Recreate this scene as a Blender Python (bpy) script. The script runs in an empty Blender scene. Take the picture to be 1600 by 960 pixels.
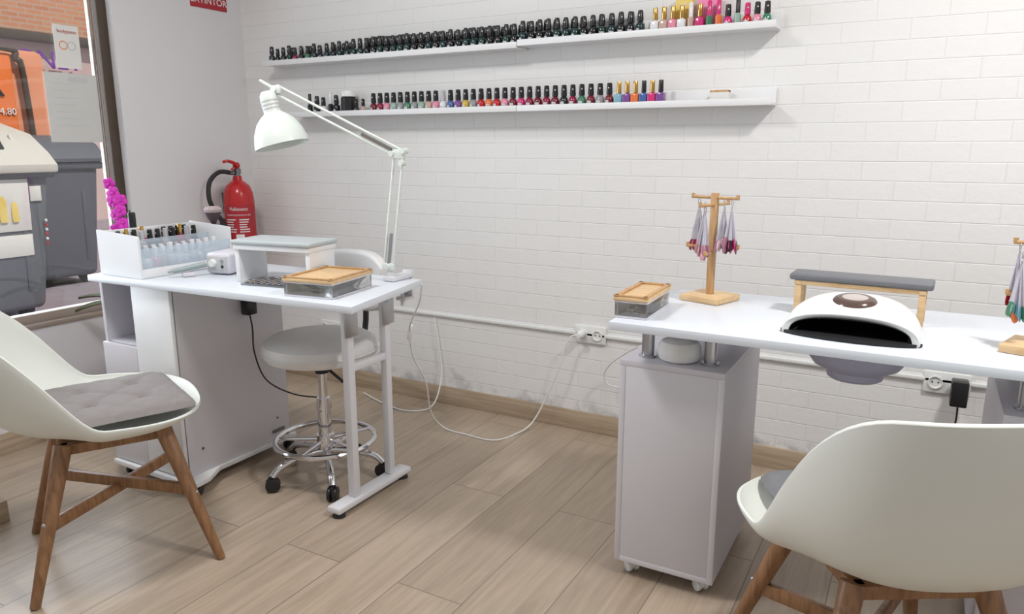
import bpy, bmesh, math, random
from mathutils import Vector, Matrix, Euler
random.seed(4)
pi=math.pi
scene=bpy.context.scene
COL=scene.collection
try:
    scene.view_settings.view_transform='Standard'
    scene.view_settings.look='None'
except Exception as e:
    print(e)

# ---------------------------------------------------------------- materials
def newmat(name):
    m=bpy.data.materials.new(name); m.use_nodes=True
    nt=m.node_tree; b=nt.nodes['Principled BSDF']
    return m,nt,b
def mat(name,col,rough=.5,metal=0.,spec=None,noise=0.,nscale=20.,bump=0.,bscale=200.,coat=0.,alpha=None,sheen=0.):
    m,nt,b=newmat(name)
    b.inputs['Base Color'].default_value=(*col,1)
    b.inputs['Roughness'].default_value=rough
    b.inputs['Metallic'].default_value=metal
    if spec is not None: b.inputs['Specular IOR Level'].default_value=spec
    if coat: b.inputs['Coat Weight'].default_value=coat
    if alpha: b.inputs['Alpha'].default_value=alpha
    if sheen: b.inputs['Sheen Weight'].default_value=sheen
    tc=nt.nodes.new('ShaderNodeTexCoord')
    if noise>0:
        n=nt.nodes.new('ShaderNodeTexNoise'); n.inputs['Scale'].default_value=nscale
        nt.links.new(tc.outputs['Object'],n.inputs['Vector'])
        mx=nt.nodes.new('ShaderNodeMix'); mx.data_type='RGBA'
        mx.inputs['A'].default_value=(*[c*(1-noise) for c in col],1)
        mx.inputs['B'].default_value=(*[min(1,c*(1+noise)) for c in col],1)
        nt.links.new(n.outputs['Fac'],mx.inputs['Factor'])
        nt.links.new(mx.outputs['Result'],b.inputs['Base Color'])
    if bump>0:
        n=nt.nodes.new('ShaderNodeTexNoise'); n.inputs['Scale'].default_value=bscale
        nt.links.new(tc.outputs['Object'],n.inputs['Vector'])
        bp=nt.nodes.new('ShaderNodeBump'); bp.inputs['Strength'].default_value=bump; bp.inputs['Distance'].default_value=.002
        nt.links.new(n.outputs['Fac'],bp.inputs['Height'])
        nt.links.new(bp.outputs['Normal'],b.inputs['Normal'])
    return m
def woodmat(name,c1,c2,scale=(30,3,30),rough=.45,axis=2):
    m,nt,b=newmat(name)
    tc=nt.nodes.new('ShaderNodeTexCoord'); mp=nt.nodes.new('ShaderNodeMapping')
    mp.inputs['Scale'].default_value=scale
    nt.links.new(tc.outputs['Object'],mp.inputs['Vector'])
    n=nt.nodes.new('ShaderNodeTexNoise'); n.inputs['Scale'].default_value=2.2; n.inputs['Detail'].default_value=6; n.inputs['Distortion'].default_value=.6
    nt.links.new(mp.outputs['Vector'],n.inputs['Vector'])
    r=nt.nodes.new('ShaderNodeValToRGB')
    r.color_ramp.elements[0].position=.35; r.color_ramp.elements[0].color=(*c1,1)
    r.color_ramp.elements[1].position=.65; r.color_ramp.elements[1].color=(*c2,1)
    nt.links.new(n.outputs['Fac'],r.inputs['Fac']); nt.links.new(r.outputs['Color'],b.inputs['Base Color'])
    b.inputs['Roughness'].default_value=rough
    return m
def clearmat(name,tint=(1,1,1),gloss=.12,rough=.02):
    m=bpy.data.materials.new(name); m.use_nodes=True; nt=m.node_tree; nt.nodes.clear()
    o=nt.nodes.new('ShaderNodeOutputMaterial'); mx=nt.nodes.new('ShaderNodeMixShader')
    t=nt.nodes.new('ShaderNodeBsdfTransparent'); t.inputs['Color'].default_value=(*tint,1)
    g=nt.nodes.new('ShaderNodeBsdfGlossy'); g.inputs['Roughness'].default_value=rough
    fr=nt.nodes.new('ShaderNodeFresnel'); fr.inputs['IOR'].default_value=1.45
    ad=nt.nodes.new('ShaderNodeMath'); ad.operation='MULTIPLY_ADD'; ad.inputs[1].default_value=.8; ad.inputs[2].default_value=gloss*.3
    nt.links.new(fr.outputs[0],ad.inputs[0]); nt.links.new(ad.outputs[0],mx.inputs[0])
    nt.links.new(t.outputs[0],mx.inputs[1]); nt.links.new(g.outputs[0],mx.inputs[2]); nt.links.new(mx.outputs[0],o.inputs[0])
    return m

def brickwall():
    m,nt,b=newmat('white_brick')
    tc=nt.nodes.new('ShaderNodeTexCoord'); sp=nt.nodes.new('ShaderNodeSeparateXYZ'); cb=nt.nodes.new('ShaderNodeCombineXYZ')
    nt.links.new(tc.outputs['Object'],sp.inputs[0])
    nt.links.new(sp.outputs['X'],cb.inputs['X']); nt.links.new(sp.outputs['Z'],cb.inputs['Y'])
    br=nt.nodes.new('ShaderNodeTexBrick')
    br.inputs['Scale'].default_value=1; br.inputs['Brick Width'].default_value=.205; br.inputs['Row Height'].default_value=.064
    br.inputs['Mortar Size'].default_value=.0030; br.inputs['Mortar Smooth'].default_value=1.0
    br.inputs['Color1'].default_value=(.815,.81,.80,1); br.inputs['Color2'].default_value=(.80,.795,.785,1); br.inputs['Mortar'].default_value=(.77,.77,.775,1)
    nt.links.new(cb.outputs[0],br.inputs['Vector'])
    n=nt.nodes.new('ShaderNodeTexNoise'); n.inputs['Scale'].default_value=9; n.inputs['Detail'].default_value=8; n.inputs['Roughness'].default_value=.65
    nt.links.new(tc.outputs['Object'],n.inputs['Vector'])
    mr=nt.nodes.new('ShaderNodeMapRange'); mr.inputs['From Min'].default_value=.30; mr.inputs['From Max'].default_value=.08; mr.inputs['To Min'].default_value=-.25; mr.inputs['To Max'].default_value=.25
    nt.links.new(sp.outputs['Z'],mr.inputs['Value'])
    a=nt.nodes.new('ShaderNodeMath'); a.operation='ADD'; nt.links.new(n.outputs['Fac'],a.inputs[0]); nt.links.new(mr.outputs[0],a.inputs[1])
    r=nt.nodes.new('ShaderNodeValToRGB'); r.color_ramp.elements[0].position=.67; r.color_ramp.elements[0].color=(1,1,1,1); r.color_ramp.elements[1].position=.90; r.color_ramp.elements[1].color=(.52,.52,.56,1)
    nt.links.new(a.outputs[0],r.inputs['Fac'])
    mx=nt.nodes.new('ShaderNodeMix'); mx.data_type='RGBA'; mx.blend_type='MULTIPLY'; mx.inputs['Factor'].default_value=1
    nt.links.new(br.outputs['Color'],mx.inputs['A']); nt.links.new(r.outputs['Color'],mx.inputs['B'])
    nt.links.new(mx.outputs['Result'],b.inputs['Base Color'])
    n2=nt.nodes.new('ShaderNodeTexNoise'); n2.inputs['Scale'].default_value=45; n2.inputs['Detail'].default_value=4
    nt.links.new(tc.outputs['Object'],n2.inputs['Vector'])
    inv=nt.nodes.new('ShaderNodeMath'); inv.operation='MULTIPLY_ADD'; inv.inputs[1].default_value=-1.0
    nt.links.new(br.outputs['Fac'],inv.inputs[0]); nt.links.new(n2.outputs['Fac'],inv.inputs[2])
    bp=nt.nodes.new('ShaderNodeBump'); bp.inputs['Strength'].default_value=.38; bp.inputs['Distance'].default_value=.003
    nt.links.new(inv.outputs[0],bp.inputs['Height']); nt.links.new(bp.outputs['Normal'],b.inputs['Normal'])
    b.inputs['Roughness'].default_value=.6
    return m
def plankmat(name,row=.213,x0=-.98,y0=1.478,length=1.2):
    m,nt,b=newmat(name)
    tc=nt.nodes.new('ShaderNodeTexCoord'); sp=nt.nodes.new('ShaderNodeSeparateXYZ'); cb=nt.nodes.new('ShaderNodeCombineXYZ')
    nt.links.new(tc.outputs['Object'],sp.inputs[0])
    ax=nt.nodes.new('ShaderNodeMath'); ax.operation='SUBTRACT'; ax.inputs[1].default_value=x0
    ay=nt.nodes.new('ShaderNodeMath'); ay.operation='SUBTRACT'; ay.inputs[1].default_value=y0
    nt.links.new(sp.outputs['X'],ax.inputs[0]); nt.links.new(sp.outputs['Y'],ay.inputs[0])
    nt.links.new(ay.outputs[0],cb.inputs['X']); nt.links.new(ax.outputs[0],cb.inputs['Y'])
    br=nt.nodes.new('ShaderNodeTexBrick'); br.inputs['Scale'].default_value=1; br.inputs['Brick Width'].default_value=length; br.inputs['Row Height'].default_value=row
    br.offset=.5; br.inputs['Mortar Size'].default_value=.0017; br.inputs['Mortar Smooth'].default_value=.2; br.inputs['Bias'].default_value=0
    br.inputs['Color1'].default_value=(.385,.305,.228,1); br.inputs['Color2'].default_value=(.455,.368,.28,1); br.inputs['Mortar'].default_value=(.21,.165,.125,1)
    nt.links.new(cb.outputs[0],br.inputs['Vector'])
    mp=nt.nodes.new('ShaderNodeMapping'); mp.inputs['Scale'].default_value=(16,1.2,16)
    nt.links.new(tc.outputs['Object'],mp.inputs['Vector'])
    vadd=nt.nodes.new('ShaderNodeVectorMath'); vadd.operation='MULTIPLY_ADD'; vadd.inputs[1].default_value=(60,60,60)
    nt.links.new(br.outputs['Color'],vadd.inputs[0]); nt.links.new(mp.outputs[0],vadd.inputs[2])
    n=nt.nodes.new('ShaderNodeTexNoise'); n.inputs['Scale'].default_value=1.6; n.inputs['Detail'].default_value=8; n.inputs['Roughness'].default_value=.62; n.inputs['Distortion'].default_value=1.2
    nt.links.new(vadd.outputs[0],n.inputs['Vector'])
    r=nt.nodes.new('ShaderNodeValToRGB'); r.color_ramp.elements[0].position=.3; r.color_ramp.elements[0].color=(.79,.775,.76,1); r.color_ramp.elements[1].position=.7; r.color_ramp.elements[1].color=(1.10,1.10,1.11,1)
    nt.links.new(n.outputs['Fac'],r.inputs['Fac'])
    mx=nt.nodes.new('ShaderNodeMix'); mx.data_type='RGBA'; mx.blend_type='MULTIPLY'; mx.inputs['Factor'].default_value=1
    nt.links.new(br.outputs['Color'],mx.inputs['A']); nt.links.new(r.outputs['Color'],mx.inputs['B']); nt.links.new(mx.outputs['Result'],b.inputs['Base Color'])
    b.inputs['Roughness'].default_value=.30
    bp=nt.nodes.new('ShaderNodeBump'); bp.inputs['Strength'].default_value=.25; bp.inputs['Distance'].default_value=.002; bp.invert=True
    nt.links.new(br.outputs['Fac'],bp.inputs['Height']); nt.links.new(bp.outputs['Normal'],b.inputs['Normal'])
    return m
def brickmat(name,c1,c2,mo,w,h):
    m,nt,b=newmat(name)
    tc=nt.nodes.new('ShaderNodeTexCoord'); sp=nt.nodes.new('ShaderNodeSeparateXYZ'); cb=nt.nodes.new('ShaderNodeCombineXYZ')
    nt.links.new(tc.outputs['Object'],sp.inputs[0]); nt.links.new(sp.outputs['Y'],cb.inputs['X']); nt.links.new(sp.outputs['Z'],cb.inputs['Y'])
    br=nt.nodes.new('ShaderNodeTexBrick'); br.inputs['Scale'].default_value=1; br.inputs['Brick Width'].default_value=w; br.inputs['Row Height'].default_value=h; br.inputs['Mortar Size'].default_value=.012
    br.inputs['Color1'].default_value=(*c1,1); br.inputs['Color2'].default_value=(*c2,1); br.inputs['Mortar'].default_value=(*mo,1)
    nt.links.new(cb.outputs[0],br.inputs['Vector']); nt.links.new(br.outputs['Color'],b.inputs['Base Color']); b.inputs['Roughness'].default_value=.8
    return m

M={}
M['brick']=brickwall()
M['paint']=mat('white_wall_paint',(.71,.70,.71),.7,noise=.02,nscale=3,bump=.1,bscale=60)
M['ceil']=mat('ceiling_paint',(.85,.85,.85),.8)
M['floor']=plankmat('wood_look_tiles')
M['base']=woodmat('skirting_wood_tile',(.38,.29,.20),(.50,.40,.29),(2,2,30),.45)
M['lam']=mat('white_laminate',(.79,.795,.805),.38,noise=.015,nscale=8)
M['top']=mat('cool_white_desktop',(.72,.76,.82),.30,noise=.015,nscale=8)
M['lamD']=mat('pale_lavender_door',(.68,.665,.705),.42,noise=.02,nscale=6)
M['lamL']=mat('lavender_laminate',(.64,.62,.67),.45,noise=.02,nscale=6)
M['wplastic']=mat('white_plastic',(.80,.81,.80),.3,noise=.01)
M['shell']=mat('white_chair_shell',(.76,.785,.735),.36,noise=.012,nscale=5)
M['wleather']=mat('white_faux_leather',(.75,.74,.73),.45,bump=.25,bscale=300)
M['wmetal']=mat('white_enamelled_metal',(.71,.71,.74),.3,noise=.01)
M['lampw']=mat('cream_white_enamel',(.72,.78,.74),.28,noise=.01)
M['chrome']=mat('chrome',(.75,.75,.77),.12,metal=1)
M['steel']=mat('brushed_steel',(.50,.50,.52),.28,metal=1,bump=.05)
M['darksteel']=mat('dark_steel',(.25,.25,.27),.4,metal=1)
M['black']=mat('black_plastic',(.012,.012,.014),.3,noise=.1)
M['rubber']=mat('black_rubber',(.02,.02,.022),.6,noise=.1)
M['liner']=mat('black_liner',(.008,.008,.010),.55,noise=.1)
M['grayfab']=mat('taupe_gray_fabric',(.25,.228,.225),.9,noise=.08,nscale=60,bump=.5,bscale=500,sheen=.1)
M['darkfab']=mat('charcoal_fabric',(.19,.19,.20),.9,noise=.08,nscale=60,bump=.4,bscale=500)
M['padgray']=mat('gray_faux_leather',(.16,.165,.18),.5,noise=.05,bump=.3,bscale=300)
M['padlight']=mat('pale_gray_leather',(.46,.50,.51),.5,noise=.05,bump=.3,bscale=300)
M['bamboo']=woodmat('bamboo',(.62,.41,.21),(.74,.53,.30),(8,40,40),.45)
M['bambooD']=woodmat('bamboo_darker',(.46,.26,.11),(.60,.37,.18),(40,40,6),.45)
M['walnut']=woodmat('chair_leg_wood',(.21,.10,.045),(.34,.18,.085),(30,30,4),.4)
M['acrylic']=clearmat('clear_acrylic',(.98,.985,.99),.3,.05)
M['acrylicB']=mat('bluish_acrylic',(.62,.74,.84),.15,alpha=.40)
M['glass']=clearmat('window_glass',(.97,.98,.98),.05,.0)
M['red']=mat('red_enamel',(.50,.012,.015),.25,noise=.03,coat=.3)
M['signred']=mat('sign_red',(.42,.02,.03),.45)
M['white']=mat('white_ink',(.82,.82,.82),.5)
M['paper']=mat('paper_white',(.74,.73,.70),.7,noise=.02)
M['film']=mat('translucent_paper',(.60,.60,.58),.6,noise=.03)
M['darkframe']=mat('dark_bronze_aluminium',(.085,.06,.045),.4,metal=.3,noise=.1)
M['silver']=mat('aluminium_frame',(.42,.36,.31),.4,metal=.5)
M['gold']=mat('gold_cap',(.62,.38,.12),.22,metal=1)
M['pink']=mat('orchid_magenta',(.62,.03,.45),.6,noise=.2,nscale=40)
M['stem']=mat('plant_green',(.06,.14,.03),.55,noise=.3,nscale=30)
M['leafd']=mat('dark_leaf',(.09,.10,.045),.5,noise=.3,nscale=20)
M['pot']=mat('terracotta_pot',(.45,.2,.12),.7,noise=.05)
M['graybin']=mat('gray_bin_plastic',(.12,.13,.15),.5,noise=.1,nscale=4)
M['graybin2']=mat('dark_blue_gray_bin_plastic',(.09,.095,.12),.5,noise=.1,nscale=4)
M['cream']=mat('cream_lid',(.62,.59,.54),.5,noise=.04)
M['orange']=mat('orange_paint',(.80,.18,.03),.5,noise=.05,nscale=3)
M['orange2']=mat('pale_orange_side',(.72,.28,.15),.5,noise=.05,nscale=3)
M['pave']=mat('street_pavement',(.30,.26,.30),.85,noise=.2,nscale=5)
M['facade']=brickmat('orange_brick_facade',(.52,.20,.10),(.62,.27,.14),(.5,.35,.26),.26,.08)
M['plaster']=mat('pink_plaster',(.62,.46,.44),.85,noise=.06,nscale=2)
M['purple']=mat('purple_ink',(.16,.03,.35),.5)
M['yellow']=mat('yellow_ink',(.80,.60,.16),.5)
M['skin']=mat('pink_ink',(.85,.25,.45),.5)
M['drill']=mat('drill_body_white',(.68,.66,.72),.35)
M['teal']=mat('teal_gray',(.30,.36,.36),.4)
M['fan']=mat('lavender_gray_plastic',(.40,.39,.50),.35,noise=.04)
M['smoke']=mat('smoked_panel',(.10,.06,.05),.15,coat=.4)
M['screen']=mat('pale_display_screen',(.50,.44,.42),.2,coat=.3)
M['cotton']=mat('white_cotton',(.80,.80,.79),.95,bump=.4,bscale=120)
M['bristle']=mat('brush_bristle',(.50,.40,.41),.9,noise=.3,nscale=120,bump=.8,bscale=400)
M['bristleD']=mat('brush_bristle_dark',(.10,.07,.08),.9,noise=.3,nscale=120,bump=.8,bscale=400)
M['emboss']=mat('pale_print',(.55,.55,.55),.5)
M['swclear']=mat('frosted_clear_plastic',(.72,.70,.78),.3,alpha=.6)
def cmat(name,c,rough=.18): 
    if name not in M: M[name]=mat(name,c,rough,noise=.04,coat=.3)
    return M[name]
POL={'black':(.012,.012,.015),'darkgreen':(.01,.04,.03),'darkteal':(.01,.035,.04),'red':(.50,.01,.02),'maroon':(.16,.008,.02),'wine':(.26,.01,.05),'pinkp':(.72,.26,.36),'hot':(.60,.03,.18),
 'orangep':(.75,.18,.05),'yellowp':(.60,.42,.06),'blue':(.06,.12,.35),'sky':(.20,.42,.52),'green':(.05,.20,.11),'mint':(.30,.45,.38),'gray':(.3,.3,.32),'nude':(.55,.38,.32),'purplep':(.20,.07,.28),'lime':(.34,.45,.10),'clearw':(.75,.74,.76),'silverp':(.5,.5,.54),'mauve':(.42,.18,.26),'softpink':(.70,.38,.44)}
for k,v in POL.items(): cmat('polish_'+k,v)

# ---------------------------------------------------------------- mesh helpers
class MB:
    def __init__(s): s.bm=bmesh.new()
    def _add(s,t,mi=0,rot=None,c=None,flat=False):
        if rot is not None: bmesh.ops.transform(t,matrix=Euler(rot).to_matrix().to_4x4(),verts=t.verts)
        if c is not None: bmesh.ops.translate(t,vec=Vector(c),verts=t.verts)
        bmesh.ops.recalc_face_normals(t,faces=t.faces)
        for f in t.faces: f.material_index=mi; f.smooth=not flat
        for e in t.edges:
            if len(e.link_faces)==2 and e.calc_face_angle(0)>.6: e.smooth=False
        me=bpy.data.meshes.new('t'); t.to_mesh(me); t.free(); s.bm.from_mesh(me); bpy.data.meshes.remove(me)
        return s
    def box(s,c,d,bev=.002,mi=0,rot=None,seg=2):
        t=bmesh.new(); bmesh.ops.create_cube(t,size=1)
        bmesh.ops.scale(t,vec=Vector(d),verts=t.verts)
        if bev>0: bmesh.ops.bevel(t,geom=list(t.edges),offset=min(bev,min(d)*.45),segments=seg,affect='EDGES',profile=.5)
        return s._add(t,mi,rot,c)
    def bb(s,x0,x1,y0,y1,z0,z1,bev=.002,mi=0):
        return s.box(((x0+x1)/2,(y0+y1)/2,(z0+z1)/2),(abs(x1-x0),abs(y1-y0),abs(z1-z0)),bev,mi)
    def cyl(s,p0,p1,r0,r1=None,seg=20,mi=0,bev=0):
        if r1 is None: r1=r0
        p0=Vector(p0);p1=Vector(p1);d=p1-p0;L=d.length
        t=bmesh.new(); bmesh.ops.create_cone(t,cap_ends=True,segments=seg,radius1=r0,radius2=r1,depth=L)
        if bev>0:
            es=[e for e in t.edges if len(e.link_faces)==2 and e.calc_face_angle(0)>1.0]
            bmesh.ops.bevel(t,geom=es,offset=bev,segments=2,affect='EDGES',profile=.5)
        q=Vector((0,0,1)).rotation_difference(d.normalized()).to_matrix().to_4x4()
        bmesh.ops.transform(t,matrix=Matrix.Translation((p0+p1)/2)@q,verts=t.verts)
        return s._add(t,mi)
    def sph(s,c,r,mi=0,sc=(1,1,1),seg=16,rot=None):
        t=bmesh.new(); bmesh.ops.create_uvsphere(t,u_segments=seg,v_segments=max(6,seg//2),radius=r)
        bmesh.ops.scale(t,vec=Vector(sc),verts=t.verts)
        return s._add(t,mi,rot,c)
    def rev(s,prof,c=(0,0,0),seg=24,mi=0,rot=None,a0=0,a1=2*pi,sc=(1,1,1)):
        t=bmesh.new(); full=abs(a1-a0-2*pi)<1e-4; n=seg if full else seg+1
        rings=[]
        for (r,z) in prof:
            if r<1e-6: rings.append([t.verts.new((0,0,z))])
            else: rings.append([t.verts.new((r*math.cos(a0+(a1-a0)*i/seg),r*math.sin(a0+(a1-a0)*i/seg),z)) for i in range(n)])
        for a,b in zip(rings,rings[1:]):
            for i in range(seg):
                j=(i+1)%n if full else i+1
                if len(a)==1 and len(b)==1: continue
                if len(a)==1: t.faces.new((a[0],b[i],b[j]))
                elif len(b)==1: t.faces.new((a[i],a[j],b[0]))
                else: t.faces.new((a[i],a[j],b[j],b[i]))
        bmesh.ops.scale(t,vec=Vector(sc),verts=t.verts)
        return s._add(t,mi,rot,c)
    def prism(s,pts,z0,z1,mi=0,bev=0,M4=None):
        t=bmesh.new(); lo=[t.verts.new((x,y,z0)) for x,y in pts]; f=t.faces.new(lo)
        r=bmesh.ops.extrude_face_region(t,geom=[f]); vs=[v for v in r['geom'] if isinstance(v,bmesh.types.BMVert)]
        bmesh.ops.translate(t,vec=(0,0,z1-z0),verts=vs)
        if bev>0:
            es=[e for e in t.edges if len(e.link_faces)==2 and e.calc_face_angle(0)>1.2]
            bmesh.ops.bevel(t,geom=es,offset=bev,segments=2,affect='EDGES',profile=.5)
        if M4 is not None: bmesh.ops.transform(t,matrix=M4,verts=t.verts)
        return s._add(t,mi)
    def tube(s,pts,r,mi=0,seg=8,smooth=0,closed=False,r2=None):
        P=[Vector(p) for p in pts]
        if smooth: P=catmull(P,smooth)
        t=bmesh.new(); rings=[]; up=None; N=len(P)
        for i,p in enumerate(P):
            if closed: d=(P[(i+1)%N]-P[i-1]).normalized()
            else: d=(P[min(i+1,N-1)]-P[max(i-1,0)]).normalized()
            if up is None:
                up=Vector((0,0,1)) if abs(d.z)<.9 else Vector((1,0,0))
            u=(up-d*up.dot(d)).normalized(); v=d.cross(u); up=u
            rr=r if r2 is None else r+(r2-r)*i/(N-1)
            rings.append([t.verts.new(p+u*rr*math.cos(2*pi*k/seg)+v*rr*math.sin(2*pi*k/seg)) for k in range(seg)])
        rng=range(N) if closed else range(N-1)
        for i in rng:
            a=rings[i];b=rings[(i+1)%N]
            for k in range(seg): t.faces.new((a[k],a[(k+1)%seg],b[(k+1)%seg],b[k]))
        if not closed: t.faces.new(rings[0]); t.faces.new(rings[-1])
        return s._add(t,mi)
    def grid(s,fn,nu,nv,mi=0,closeu=False,thick=0):
        t=bmesh.new(); V=[[t.verts.new(fn(i/nu,j/nv)) for j in range(nv+1)] for i in range(nu+(0 if closeu else 1))]
        n=len(V)
        for i in range(nu):
            for j in range(nv):
                a=V[i%n];b=V[(i+1)%n]
                t.faces.new((a[j],b[j],b[j+1],a[j+1]))
        bmesh.ops.remove_doubles(t,verts=t.verts,dist=1e-5)
        if thick: 
            bmesh.ops.recalc_face_normals(t,faces=t.faces)
            bmesh.ops.solidify(t,geom=list(t.faces),thickness=thick)
        return s._add(t,mi)
def catmull(P,n):
    out=[]
    for i in range(len(P)-1):
        p0=P[max(i-1,0)];p1=P[i];p2=P[i+1];p3=P[min(i+2,len(P)-1)]
        for k in range(n):
            t=k/n
            out.append(.5*((2*p1)+(p2-p0)*t+(2*p0-5*p1+4*p2-p3)*t*t+(3*p1-p0-3*p2+p3)*t**3))
    out.append(P[-1]); return out
def finish(o,label=None,category=None,group=None,kind=None):
    if label: o['label']=label
    if category: o['category']=category
    if group: o['group']=group
    if kind: o['kind']=kind
def thing(name,loc,label,category,rz=0,group=None):
    e=bpy.data.objects.new(name,None); e.empty_display_size=.05; e.location=loc; e.rotation_euler=(0,0,rz); COL.objects.link(e)
    finish(e,label,category,group); return e
def mk(name,mb,mats,parent=None,loc=(0,0,0),rot=(0,0,0),label=None,category=None,group=None,kind=None,W=False,sub=0):
    if W and parent is not None:
        off=Vector((0,0,0)); p=parent
        while p is not None: off+=p.location; p=p.parent
        bmesh.ops.translate(mb.bm,vec=-off,verts=mb.bm.verts)
    if W and parent is None:
        vs=[v.co for v in mb.bm.verts]
        b=Vector(((min(v.x for v in vs)+max(v.x for v in vs))/2,(min(v.y for v in vs)+max(v.y for v in vs))/2,min(v.z for v in vs)))
        bmesh.ops.translate(mb.bm,vec=-b,verts=mb.bm.verts); loc=b
    me=bpy.data.meshes.new(name); mb.bm.to_mesh(me); mb.bm.free()
    if not isinstance(mats,(list,tuple)): mats=[mats]
    for m in mats: me.materials.append(M[m] if isinstance(m,str) else m)
    o=bpy.data.objects.new(name,me); COL.objects.link(o); o.location=loc; o.rotation_euler=rot
    if parent is not None: o.parent=parent
    if sub:
        md=o.modifiers.new('s','SUBSURF'); md.levels=sub; md.render_levels=sub
    finish(o,label,category,group,kind); return o
def text(parent,name,body,size,m,loc,rot,ext=.0004,bend=0,align='CENTER',W=True,label=None):
    cu=bpy.data.curves.new('t','FONT'); cu.body=body; cu.size=size; cu.extrude=ext; cu.align_x=align; cu.align_y='CENTER'; cu.resolution_u=3
    t=bpy.data.objects.new('t',cu); COL.objects.link(t)
    me=bpy.data.meshes.new_from_object(t); bpy.data.objects.remove(t)
    if bend:
        for v in me.vertices:
            a=v.co.x/bend; rr=bend+v.co.z
            v.co.x=rr*math.sin(a); v.co.z=rr*math.cos(a)-bend
    me.materials.clear(); me.materials.append(M[m])
    o=bpy.data.objects.new(name,me); COL.objects.link(o); o.rotation_euler=rot
    l=Vector(loc)
    if parent is not None:
        o.parent=parent
        if W:
            p=parent
            while p is not None: l=l-p.location; p=p.parent
    o.location=l
    if label: o['label']=label
    return o
RX=(pi/2,0,pi/2)   # text facing +X
RY=(pi/2,0,0)      # text facing -Y

# ---------------------------------------------------------------- camera
cam=bpy.data.cameras.new('camera'); co=bpy.data.objects.new('camera',cam); COL.objects.link(co)
co.location=(0,0,1.2); co.rotation_euler=(pi/2-math.atan(250/1155),0,math.radians(29.15))
cam.sensor_width=36; cam.lens=36*1155/1600; cam.clip_start=.02; scene.camera=co

# ---------------------------------------------------------------- room
XL=-3.12; YB=2.79; XR=2.2; YF=-1.6; ZC=2.6
mk('floor',MB().bb(XL-.2,XR,YF,YB+.15,-.06,0,0),'floor',kind='structure')
mk('wall_back',MB().bb(XL-.2,XR,YB,YB+.15,0,ZC,0),'brick',kind='structure')
mk('wall_right',MB().bb(XR,XR+.1,YF,YB+.15,0,ZC,0),'paint',kind='structure')
mk('ceiling',MB().bb(XL-.2,XR+.1,YF,YB+.15,ZC,ZC+.08,0),'ceil',kind='structure')
w=MB()
w.bb(XL-.14,XL,2.09,YB,0,ZC,0); w.bb(XL-.14,XL,YF,2.09,0,.475,0); w.bb(XL-.14,XL,YF,2.09,2.35,ZC,0); w.bb(XL-.14,XL,YF,.2,.475,2.35,0)
mk('wall_left',w,'paint',kind='structure')
mk('baseboard_back',MB().bb(XL+.012,XR,YB-.012,YB,0,.085,.002),'base',kind='structure')
mk('baseboard_left',MB().bb(XL,XL+.012,YF,YB-.012,0,.085,.002),'base',kind='structure')
win=MB()
win.bb(XL-.08,XL-.035,2.045,2.09,.475,2.35,.003,0); win.bb(XL-.08,XL-.03,.2,2.045,.475,.53,.004,1); win.bb(XL-.08,XL-.03,.2,2.045,2.30,2.35,.003,0); win.bb(XL-.08,XL-.03,.2,.25,.53,2.30,.003,0)
win.bb(XL-.03,XL+.006,.2,2.09,.475,.495,.003,1); win.bb(XL-.10,XL-.08,2.035,2.045,.53,2.3,.001,1)
wn=mk('window_1',win,['darkframe','silver'],kind='structure')
g=mk('glass',MB().bb(XL-.060,XL-.055,.25,2.045,.53,2.30,0),'glass',parent=wn,kind='structure')

p=MB().bb(XL-.052,XL-.0505,1.86,1.965,1.52,1.69,0); 
po=mk('poster',p,'paper',W=True,label='small cream paper notice stuck on the window glass',category='poster')
text(po,'lettering','bodypeno',.02,'signred',(XL-.05,1.915,1.665),RX)
o=mk('emblem',MB().rev([(.014,0),(.018,0),(.018,.0005),(.014,.0005),(.014,0)],rot=(0,pi/2,0),c=(XL-.0503,1.895,1.61)),'orange2',parent=po,W=True)
o=mk('emblem',MB().rev([(.014,0),(.018,0),(.018,.0005),(.014,.0005),(.014,0)],rot=(0,pi/2,0),c=(XL-.0503,1.93,1.61)),'emboss',parent=po,W=True)
p=MB().bb(XL-.052,XL-.0505,1.80,2.02,1.22,1.50,0)
po=mk('poster',p,'film',W=True,label='larger translucent sheet notice taped on the window glass',category='poster')
ln=MB()
for i in range(7): ln.bb(XL-.0504,XL-.0500,1.83,1.83+random.uniform(.08,.15),1.455-.028*i,1.458-.028*i,0)
ln.bb(XL-.0504,XL-.0500,1.90,1.98,1.465,1.485,0)
mk('printed_lines',ln,'emboss',parent=po,W=True)

s=mk('fire_extinguisher_sign',MB().bb(XL,XL+.003,2.49,2.70,1.85,2.13,.0005),'signred',W=True,label='red wall sign with white lettering for the fire extinguisher',category='sign')
text(s,'lettering','EXTINTOR',.043,'white',(XL+.0035,2.595,1.885),RX)
pic=MB(); pic.bb(XL+.003,XL+.004,2.57,2.615,1.95,2.06,.0003); pic.bb(XL+.003,XL+.004,2.585,2.60,2.06,2.085,0); pic.bb(XL+.003,XL+.004,2.555,2.59,2.08,2.088,0)
mk('pictogram',pic,'white',parent=s,W=True)

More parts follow.
